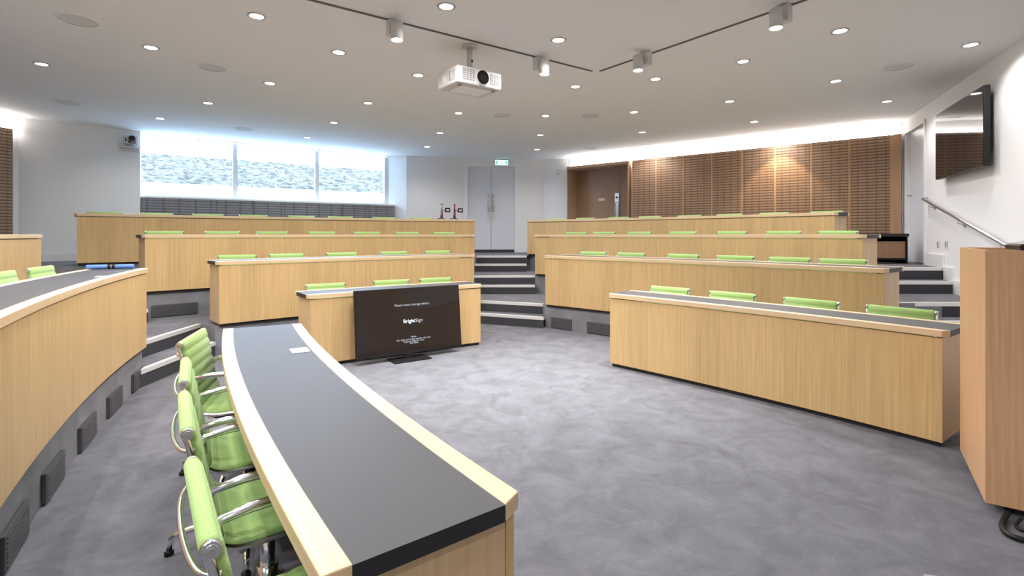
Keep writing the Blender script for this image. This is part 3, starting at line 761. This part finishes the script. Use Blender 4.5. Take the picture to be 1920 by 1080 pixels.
# ------------------------------------------------------------------ projector
u = Vector((.80, .60, 0)); v = Vector((-.60, .80, 0))
pc = Vector((-.50, 4.70, 0)); PWd, PDp, z0, z1 = .50, .38, 2.742, 2.905
rzp = math.atan2(u.y, u.x)
pj = thing('projector', 'white projector with black lens hanging from the ceiling', 'projector', (pc.x, pc.y, 0), rzp)
b = MB(); b.box((0, 0, z0), (PWd, 0, 0), (0, PDp, 0), (0, 0, z1 - z0)); b.build('body', M['white_plastic'], pj, .018)
def yface(mb, x, z, r, y0, y1, n=28): mb.tube([(x, y0, z), (x, y1, z)], r, n)
b = MB(); yface(b, .275, 2.828, .066, .004, -.012); ln = b.build('lens', new_mat('lens_black', (.006, .006, .006), .8, 0, .1), pj)
b = MB()
for k in range(28):
    a, c = 2 * PI * k / 28, 2 * PI * (k + 1) / 28
    b.face([(.275 + .066 * math.cos(a), -.010, 2.828 + .066 * math.sin(a)), (.275 + .076 * math.cos(a), -.004, 2.828 + .076 * math.sin(a)), (.275 + .076 * math.cos(c), -.004, 2.828 + .076 * math.sin(c)), (.275 + .066 * math.cos(c), -.010, 2.828 + .066 * math.sin(c))], smooth=True)
b.build('lens_ring', M['white_plastic'], ln)
b = MB(); yface(b, .275, 2.828, .035, -.0125, -.0135); b.build('lens_glass', M['screen'], ln)
for x0, x1 in ((.055, .185), (.365, .475)):
    b = MB(); b.box((x0, -.003, z0 + .035), (x1 - x0, 0, 0), (0, .006, 0), (0, 0, .105)); g = b.build('vent_grille', M['grey_plastic'], pj)
    b = MB()
    for i in range(3): b.box((x0 + (i + 1) * (x1 - x0) / 4, -.006, z0 + .035), (.006, 0, 0), (0, .003, 0), (0, 0, .105))
    for i in range(5): b.box((x0, -.006, z0 + .05 + i * .018), (x1 - x0, 0, 0), (0, .003, 0), (0, 0, .003))
    b.build('grille_bar', M['white_plastic'], g)
b = MB(); b.box((-.003, .05, z0 + .04), (.006, 0, 0), (0, .10, 0), (0, 0, .09)); g = b.build('vent_grille', M['grey_plastic'], pj)
b = MB()
for i in range(3): b.box((-.006, .072 + i * .024, z0 + .04), (.003, 0, 0), (0, .006, 0), (0, 0, .09))
b.build('grille_bar', M['white_plastic'], g)
b = MB(); b.box((-.002, .22, z0 + .05), (.003, 0, 0), (0, .06, 0), (0, 0, .06)); b.build('side_cover', M['ceil'], pj)
b = MB(); b.cbox((PWd / 2, PDp / 2, z0 - .004), .34, .24, .008); b.build('base_plate', M['ceil'], pj, .003)
for x, y in ((.06, .06), (PWd - .06, .06)):
    b = MB(); b.cyl((x, y), .018, z0 - .012, z0 + .002, 14); b.build('foot', M['grey_plastic'], pj)
b = MB(); b.cyl((PWd / 2, PDp / 2), .028, z1 - .005, ZC - .02, 18); b.cyl((PWd / 2, PDp / 2), .075, ZC - .022, ZC - .001, 24); b.cbox((PWd / 2, PDp / 2, z1 + .02), .2, .16, .012); mt = b.build('ceiling_mount', M['white_plastic'], pj)
b = MB(); b.tube([(PWd / 2 + .01, PDp / 2 - .024, z1 + .12), (PWd / 2 + .012, PDp / 2 - .031, z1 + .12)], .012, 12); b.build('cable_hole', M['black'], mt)

# ------------------------------------------------------------------ wall camera
cp, _ = on_wall(A, (B - A).normalized(), 243); dA, nA = wframe(A, B)
wc = thing('wall_camera', 'white motorised wall camera with black round lens beside the window', 'camera', (cp.x, cp.y, 2.86), math.atan2(dA.y, dA.x))
b = MB(); b.box((-.13, -.15, 0), (.27, 0, 0), (0, .149, 0), (0, 0, .018)); b.box((-.13, -.012, -.06), (.27, 0, 0), (0, .011, 0), (0, 0, .06)); b.build('bracket', M['white_plastic'], wc, .003)
b = MB(); b.cyl((0, -.08), .075, .03, .06, 28); b.cyl((0, -.08), .06, .0185, .032, 28); b.build('base', M['grey_plastic'], wc)
b = MB(); b.cbox((-.07, -.08, .13), .05, .10, .14); b.cbox((.085, -.08, .13), .04, .10, .14); b.cbox((0, -.045, .10), .13, .03, .08); b.build('yoke', M['white_plastic'], wc, .008)
b = MB(); b.tube([(.02, -.02, .165), (.02, -.07, .165), (.02, -.115, .165)], [.045, .055, .052], 24); hd = b.build('camera_head', M['white_plastic'], wc)
b = MB(); b.tube([(.02, -.114, .165), (.02, -.135, .165)], [.046, .04], 24); b.build('lens', M['black'], hd)
b = MB(); b.cbox((-.07, -.133, .125), .02, .006, .06); b.build('side_slot', M['black'], wc); b = MB(); b.cbox((-.015, -.142, .10), .035, .012, .03); b.build('sensor_window', M['black'], wc)

# ------------------------------------------------------------------ wall television
h = .844; p0 = V2(6.56 * h, 7.93 * h); p1 = V2(5.82 * h, 6.316 * h); du = (p1 - p0); Wt = du.length; du /= Wt
nt_ = V2(-du.y, du.x)                          # toward the wall
tv = thing('wall_television', 'large flat television mounted on the right wall', 'television', (p0.x, p0.y, 2.05), math.atan2(du.y, du.x))
b = MB(); b.box((0, 0, 0), (Wt, 0, 0), (0, .055, 0), (0, 0, .845)); b.build('casing', M['black'], tv, .004)
b = MB(); b.box((.012, -.003, .016), (Wt - .024, 0, 0), (0, .003, 0), (0, 0, .815)); b.build('screen', M['screen'], tv)
gap = ((G - p0).dot(nt_))
b = MB(); b.box((Wt / 2 - .25, .055, .25), (.5, 0, 0), (0, .03, 0), (0, 0, .35)); b.box((Wt / 2 - .05, .08, .35), (.1, 0, 0), (0, max(.02, gap - .083), 0), (0, 0, .12)); b.build('wall_bracket', M['grey_plastic'], tv)

# handrail
rail = [(1731, 372), (1806, 413), (1882, 457)]
def wall_ray(px, py, off):
    p, t = on_wall(G, dg, px, -off, ng); return Vector((p.x, p.y, CAMZ + (YH - py) * p.y / F))
a = wall_ray(1731, 373, .07); c = wall_ray(1882, 457, .07); c = a + (c - a) * 1.25
hr = thing('handrail', 'sloping steel handrail on the right wall below the television', 'handrail', (0, 0, 0))
b = MB(); e = Vector((ng.x * .05, ng.y * .05, 0)); b.tube([a + e, a, a.lerp(c, .5), c, c + e], .021, 14); b.build('rail', M['steel'], hr)
for k in (.08, .42, .78):
    p = a.lerp(c, k); b = MB(); b.tube([p, p - Vector((0, 0, .06)), p + Vector((ng.x * .06, ng.y * .06, -.075))], .008, 8); b.tube([p + Vector((ng.x * .056, ng.y * .056, -.075)), p + Vector((ng.x * .068, ng.y * .068, -.075))], .03, 14); b.build('rail_bracket', M['steel'], hr)

# sockets and detector
for px, lab in ((1760, 'small white wall socket below the handrail, nearer the white door'), (1775, 'small white wall socket below the handrail, farther from the white door')):
    p = wall_ray(px, 458, 0); t = thing('wall_socket', lab, 'socket', p, math.atan2(dg.y, dg.x), 'wall sockets under the handrail')
    b = MB(); b.cbox((0, -.006, 0), .075, .01, .085); pl = b.build('face_plate', M['white_plastic'], t, .002)
    b = MB(); b.cbox((0, -.0125, 0), .028, .004, .05); b.build('switch', M['grey_plastic'], t)
p, _ = on_wall(Ee, (Ff - Ee).normalized(), 1046); de, ne = wframe(Ee, Ff)
t = thing('wall_detector', 'small white box high on the wall between double door and brown recess', 'detector', (p.x, p.y, 1.335 + 118 * p.y / F), math.atan2(de.y, de.x))
b = MB(); b.cbox((0, -.02, 0), .07, .038, .12); b.build('body', M['white_plastic'], t, .006); b = MB(); b.cbox((0, -.0405, -.01), .04, .004, .05); b.build('lens', M['ceil'], t)

# ------------------------------------------------------------------ cabinet by the side door
t = thing('low_cabinet', 'low oak cabinet with black top in the rear right corner', 'cabinet', (5.30, 7.72, .9), -.16)
W_ = .60; h_ = .40
b = MB(); b.box((0, 0, .005), (.02, 0, 0), (0, .42, 0), (0, 0, h_)); b.box((W_ - .02, 0, .005), (.02, 0, 0), (0, .42, 0), (0, 0, h_)); b.box((.02, .4, .005), (W_ - .04, 0, 0), (0, .02, 0), (0, 0, h_)); b.box((.02, 0, .06), (W_ - .04, 0, 0), (0, .40, 0), (0, 0, .02)); b.build('carcass', M['black'], t)
b = MB(); b.box((.022, .02, .085), (W_ - .044, 0, 0), (0, .018, 0), (0, 0, .25)); b.build('front_panel', M['oak_dark'], t)
b = MB(); b.box((-.05, -.02, h_ + .006), (W_ + .06, 0, 0), (0, .45, 0), (0, 0, .045)); b.build('worktop', M['lam_edge'], t, .003)

# ------------------------------------------------------------------ lectern
lc = V2(2.27, 2.456); le = V2(2.686, 3.07); ldv = (lc - le); Ll = ldv.length; ldv /= Ll; lnv = V2(-ldv.y, ldv.x)
t = thing('lectern', 'tall oak lectern at the right picture edge with a dark monitor on top', 'lectern', (le.x, le.y, 0), math.atan2(ldv.y, ldv.x))
DW = .62
b = MB(); b.box((0, 0, .05), (Ll, 0, 0), (0, .022, 0), (0, 0, 1.21)); b.build('front_panel', M['oak_lect'], t)
b = MB(); b.box((Ll - .022, .022, .05), (.022, 0, 0), (0, DW, 0), (0, 0, 1.21)); b.build('side_panel', M['oak_lect'], t)
b = MB(); b.box((0, .022, .05), (.022, 0, 0), (0, DW, 0), (0, 0, 1.21)); b.build('side_panel', M['oak_lect'], t)
b = MB(); b.box((.022, .022, 1.19), (Ll - .044, 0, 0), (0, DW - .02, 0), (0, 0, .022)); b.build('top', M['oak_edge'], t)
b = MB(); b.box((.022, DW, .05), (Ll - .044, 0, 0), (0, .022, 0), (0, 0, 1.14)); b.build('rear_panel', M['oak_lect'], t)
b = MB(); b.box((.022, .022, .06), (Ll - .044, 0, 0), (0, DW - .03, 0), (0, 0, .02)); b.build('bottom_shelf', M['plinth'], t)
for x, y in ((.08, .10), (Ll - .08, .10), (.08, DW - .08), (Ll - .08, DW - .08)):
    b = MB(); b.tube([(x - .012, y, .028), (x + .012, y, .028)], .026, 16); b.cbox((x, y, .056), .04, .04, .012); b.build('castor', M['black'], t)
rzl = math.atan2(ldv.y, ldv.x)
q = le + ldv * (Ll * .60) + lnv * .16
mo = thing('lectern_monitor', 'dark tilted touch monitor lying on the oak lectern', 'monitor', (q.x, q.y, 1.2125), rzl)
b = MB(); R_ = Matrix.Rotation(math.radians(14), 3, 'X')
def rb(mb, o, s):
    ex = [R_ @ Vector(w) for w in ((s[0], 0, 0), (0, s[1], 0), (0, 0, s[2]))]; mb.box(R_ @ Vector(o), *ex)
b = MB(); rb(b, (-.15, 0, .045), (.32, .26, .028)); b.build('casing', M['black'], mo, .006)
b = MB(); rb(b, (-.138, .012, .0735), (.296, .236, .002)); b.build('screen', M['screen'], mo)
b = MB(); b.cbox((0, .12, .036), .12, .12, .07); b.build('stand', M['black'], mo, .004)
# cables spilling from under the lectern
for off, lab in ((0.0, 'thick black cable looping out from under the lectern'), (.06, 'thinner black cable lying beside the lectern base')):
    rr_ = .012 if not off else .007
    pts = [tuple(at(px, py, rr_ + .001 if k else .03)) for k, (px, py) in enumerate([(1890, 962), (1882, 975), (1879, 988), (1892, 1003), (1930, 1014), (1975, 1010)] if not off else [(1915, 972), (1905, 985), (1915, 994), (1945, 998), (1985, 990)])]
    fine = []
    P = [Vector(p) for p in pts]
    for i in range(len(P) - 1):
        a0, a1, a2, a3 = P[max(i - 1, 0)], P[i], P[i + 1], P[min(i + 2, len(P) - 1)]
        for k in range(8):
            s = k / 8; fine.append(.5 * ((2 * a1) + (a2 - a0) * s + (2 * a0 - 5 * a1 + 4 * a2 - a3) * s * s + (3 * a1 - a0 - 3 * a2 + a3) * s ** 3))
    b = MB(); b.tube(fine, rr_, 10); tag(b.build('power_cable', M['black']), lab, 'cable')
# floor box
p = at(1835, 1128, 0)
t = thing('floor_socket_box', 'grey metal floor socket box in the carpet at the bottom right', 'floor box', (p.x, p.y, 0), -.25)
b = MB()
for x, y, sx, sy in ((0, .11, .24, .012), (0, -.11, .24, .012), (.114, 0, .012, .21), (-.114, 0, .012, .21)): b.cbox((x, y, .004), sx, sy, .006)
b.build('frame', M['grey_plastic'], t); b = MB(); b.cbox((0, 0, .0025), .214, .207, .003); b.build('lid', M['carpet'], t)

# ------------------------------------------------------------------ television leaning on the front desk
q0 = V2(-1.573, 5.17); q1 = V2(-.574, 5.856); du = q1 - q0; Wt = du.length; du /= Wt
t = thing('leaning_television', 'black television with start-up text leaning on the front middle desk', 'television', (q0.x, q0.y, 0), math.atan2(du.y, du.x))
TH = .705; tilt = math.atan2(.075, TH)
Rt = Matrix.Rotation(-tilt, 3, 'X')
zb = .058
def tb(mb, o, s):
    ex = [Rt @ Vector(w) for w in ((s[0], 0, 0), (0, s[1], 0), (0, 0, s[2]))]; mb.box(Rt @ Vector(o) + Vector((0, 0, zb)), *ex)
b = MB(); tb(b, (0, 0, 0), (Wt, .035, TH)); b.build('casing', M['black'], t, .003)
b = MB(); tb(b, (.008, -.002, .014), (Wt - .016, .002, TH - .022)); sc = b.build('screen', M['screen'], t)
b = MB(); b.cbox((Wt / 2 - .04, -.02, .0085), .42, .22, .014); b.cbox((Wt / 2 - .04, .01, .035), .10, .035, .06); b.build('stand', M['black'], t, .004)
def text(s, size, x, z, mat, parent, bold=0):
    c = bpy.data.curves.new('screen_text', 'FONT'); c.body = s; c.size = size; c.align_x = 'CENTER'; c.align_y = 'CENTER'; c.extrude = .0002; c.space_character = 1.04; c.offset = bold
    c.materials.append(mat); o = bpy.data.objects.new('screen_text', c); COL.objects.link(o); o.parent = parent
    bpy.context.view_layer.update(); me = bpy.data.meshes.new_from_object(o.evaluated_get(bpy.context.evaluated_depsgraph_get())); bpy.data.objects.remove(o)
    o = bpy.data.objects.new('screen_text', me); COL.objects.link(o); o.parent = parent
    if not me.materials: me.materials.append(mat)
    m = Rt.to_4x4() @ Matrix.Rotation(PI / 2, 4, 'X'); m.translation = Rt @ Vector((x, -.0028, z)) + Vector((0, 0, zb)); o.matrix_local = m; return o
cx = Wt * .520
text('Please insert storage device.', .034, cx, TH * .74, M['text'], t)
wb = text('Bright', .053, cx, TH * .49, M['texthi'], t, .0012); ws = text('Sign', .053, cx, TH * .49, M['text'], t)
span = lambda o: (min(v.co.x for v in o.data.vertices), max(v.co.x for v in o.data.vertices))
(b0, b1), (s0, s1) = span(wb), span(ws); tot = (b1 - b0) + (s1 - s0) + .006
wb.location.x = cx - tot / 2 - b0; ws.location.x = cx + tot / 2 - s1
for s, dzz in (('Note:', .25), ('For help and setup guides visit the', .215), ('support page or scan', .185), ('the code', .157)):
    text(s, .027, cx, TH * dzz, M['text'], t)

# ------------------------------------------------------------------ small things on the desks
def lay(name, px, py, zt, sx, sy, rz, lab):
    p = at(px, py, zt); b = MB(); b.cbox((0, 0, .0012), sx, sy, .0012); o = b.build(name, M['paper'], None, 0, (p.x, p.y, zt)); o.rotation_euler.z = rz; tag(o, lab, 'card'); return o
lay('white_card', 562, 657, .7355, .085, .115, .55, 'small white card lying on the far end of the foreground desk')
lay('white_card', 193, 518.5, 1.0355, .08, .11, .5, 'small white card lying on the left curved desk')
# blue roll across the far end of the left curved desk
r = ROWS['L1']; pa = r.pt(r.L - .05, .10); pb = r.pt(r.L - .05, D - .02)
ang = math.atan2((pb - pa).y, (pb - pa).x); Lr = (pb - pa).length
t = thing('blue_roll', 'blue roll with black straps lying across the far end of the left desk', 'roll', (pa.x, pa.y, 1.0355), ang)
for y0, y1 in ((0, Lr * .40), (Lr * .56, Lr)):
    b = MB(); b.tube([(y0, 0, .021), (y0 + .006, 0, .021), (y1 - .006, 0, .021), (y1, 0, .021)], [.016, .0195, .0195, .016], 16); b.build('sleeve', M['blue'], t)
b = MB(); b.tube([(Lr * .38, 0, .021), (Lr * .58, 0, .021)], .0165, 14); b.build('core', M['grey_plastic'], t)
for k in (.43, .52):
    b = MB(); b.tube([(Lr * k - .01, 0, .021), (Lr * k + .01, 0, .021)], .0205, 14); b.build('strap', M['black'], t)
# two slim stands on the rearmost middle desk
r = ROWS['C3']
for px, lab in ((828, 'slim red and grey stand with small framed display, the one nearer the window'), (852, 'slim red and grey stand with small framed display, the one nearer the double door')):
    tt = r.hit(px, .2); p = r.pt(tt, .2); n_ = r.nrm(tt); hd_ = V2(n_.y, -n_.x)
    t = thing('desk_stand', lab, 'stand', (p.x, p.y, r.z + .7355), math.atan2(hd_.y, hd_.x), 'slim stands on the rear middle desk')
    b = MB(); b.cyl((0, 0), .024, .02, .15, 16, 0, .026); b.build('red_sleeve', M['red'], t)
    b = MB(); b.cyl((0, 0), .018, .15, .30, 16); b.build('pole', M['grey_plastic'] if px < 840 else M['red'], t)
    b = MB(); b.cyl((0, 0), .024, .295, .33, 16); b.build('cap', M['grey_plastic'], t)
    for k in range(3):
        a = k * 2 * PI / 3 + .5; b = MB(); b.tube([(0, 0, .032), (.10 * math.cos(a), .10 * math.sin(a), .008)], [.009, .007], 8); b.build('foot', M['black'], t)
    b = MB(); b.tube([(0, 0, .17), (.07, 0, .19)], .006, 8); b.build('arm', M['black'], t)
    b = MB(); b.cbox((.12, -.005, .19), .105, .02, .09); dsp = b.build('display', M['black'], t, .004)
    b = MB(); b.cbox((.12, -.016, .19), .06, .003, .035); b.build('display_face', M['white_plastic'], dsp)

# ------------------------------------------------------------------ light, sky, camera
w = bpy.data.worlds.new('sky'); SC.world = w; w.use_nodes = True
bg = w.node_tree.nodes['Background']; bg.inputs[0].default_value = (.55, .76, 1.0, 1); bg.inputs[1].default_value = 14
cam = bpy.data.cameras.new('camera'); co = bpy.data.objects.new('camera', cam); COL.objects.link(co); SC.camera = co
co.location = (0, 0, CAMZ); co.rotation_euler = (PI / 2, 0, 0)
cam.sensor_fit = 'HORIZONTAL'; cam.sensor_width = 36; cam.lens = 36 * F / 1920; cam.shift_y = -(540 - YH) / 1920; cam.clip_start = .05
SC.view_settings.view_transform = 'Standard'; SC.view_settings.look = 'None'; SC.view_settings.gamma = 1; SC.view_settings.exposure = 0.21
SC.cycles.max_bounces = 8; SC.cycles.diffuse_bounces = 5
SC.cycles.sample_clamp_indirect = 6
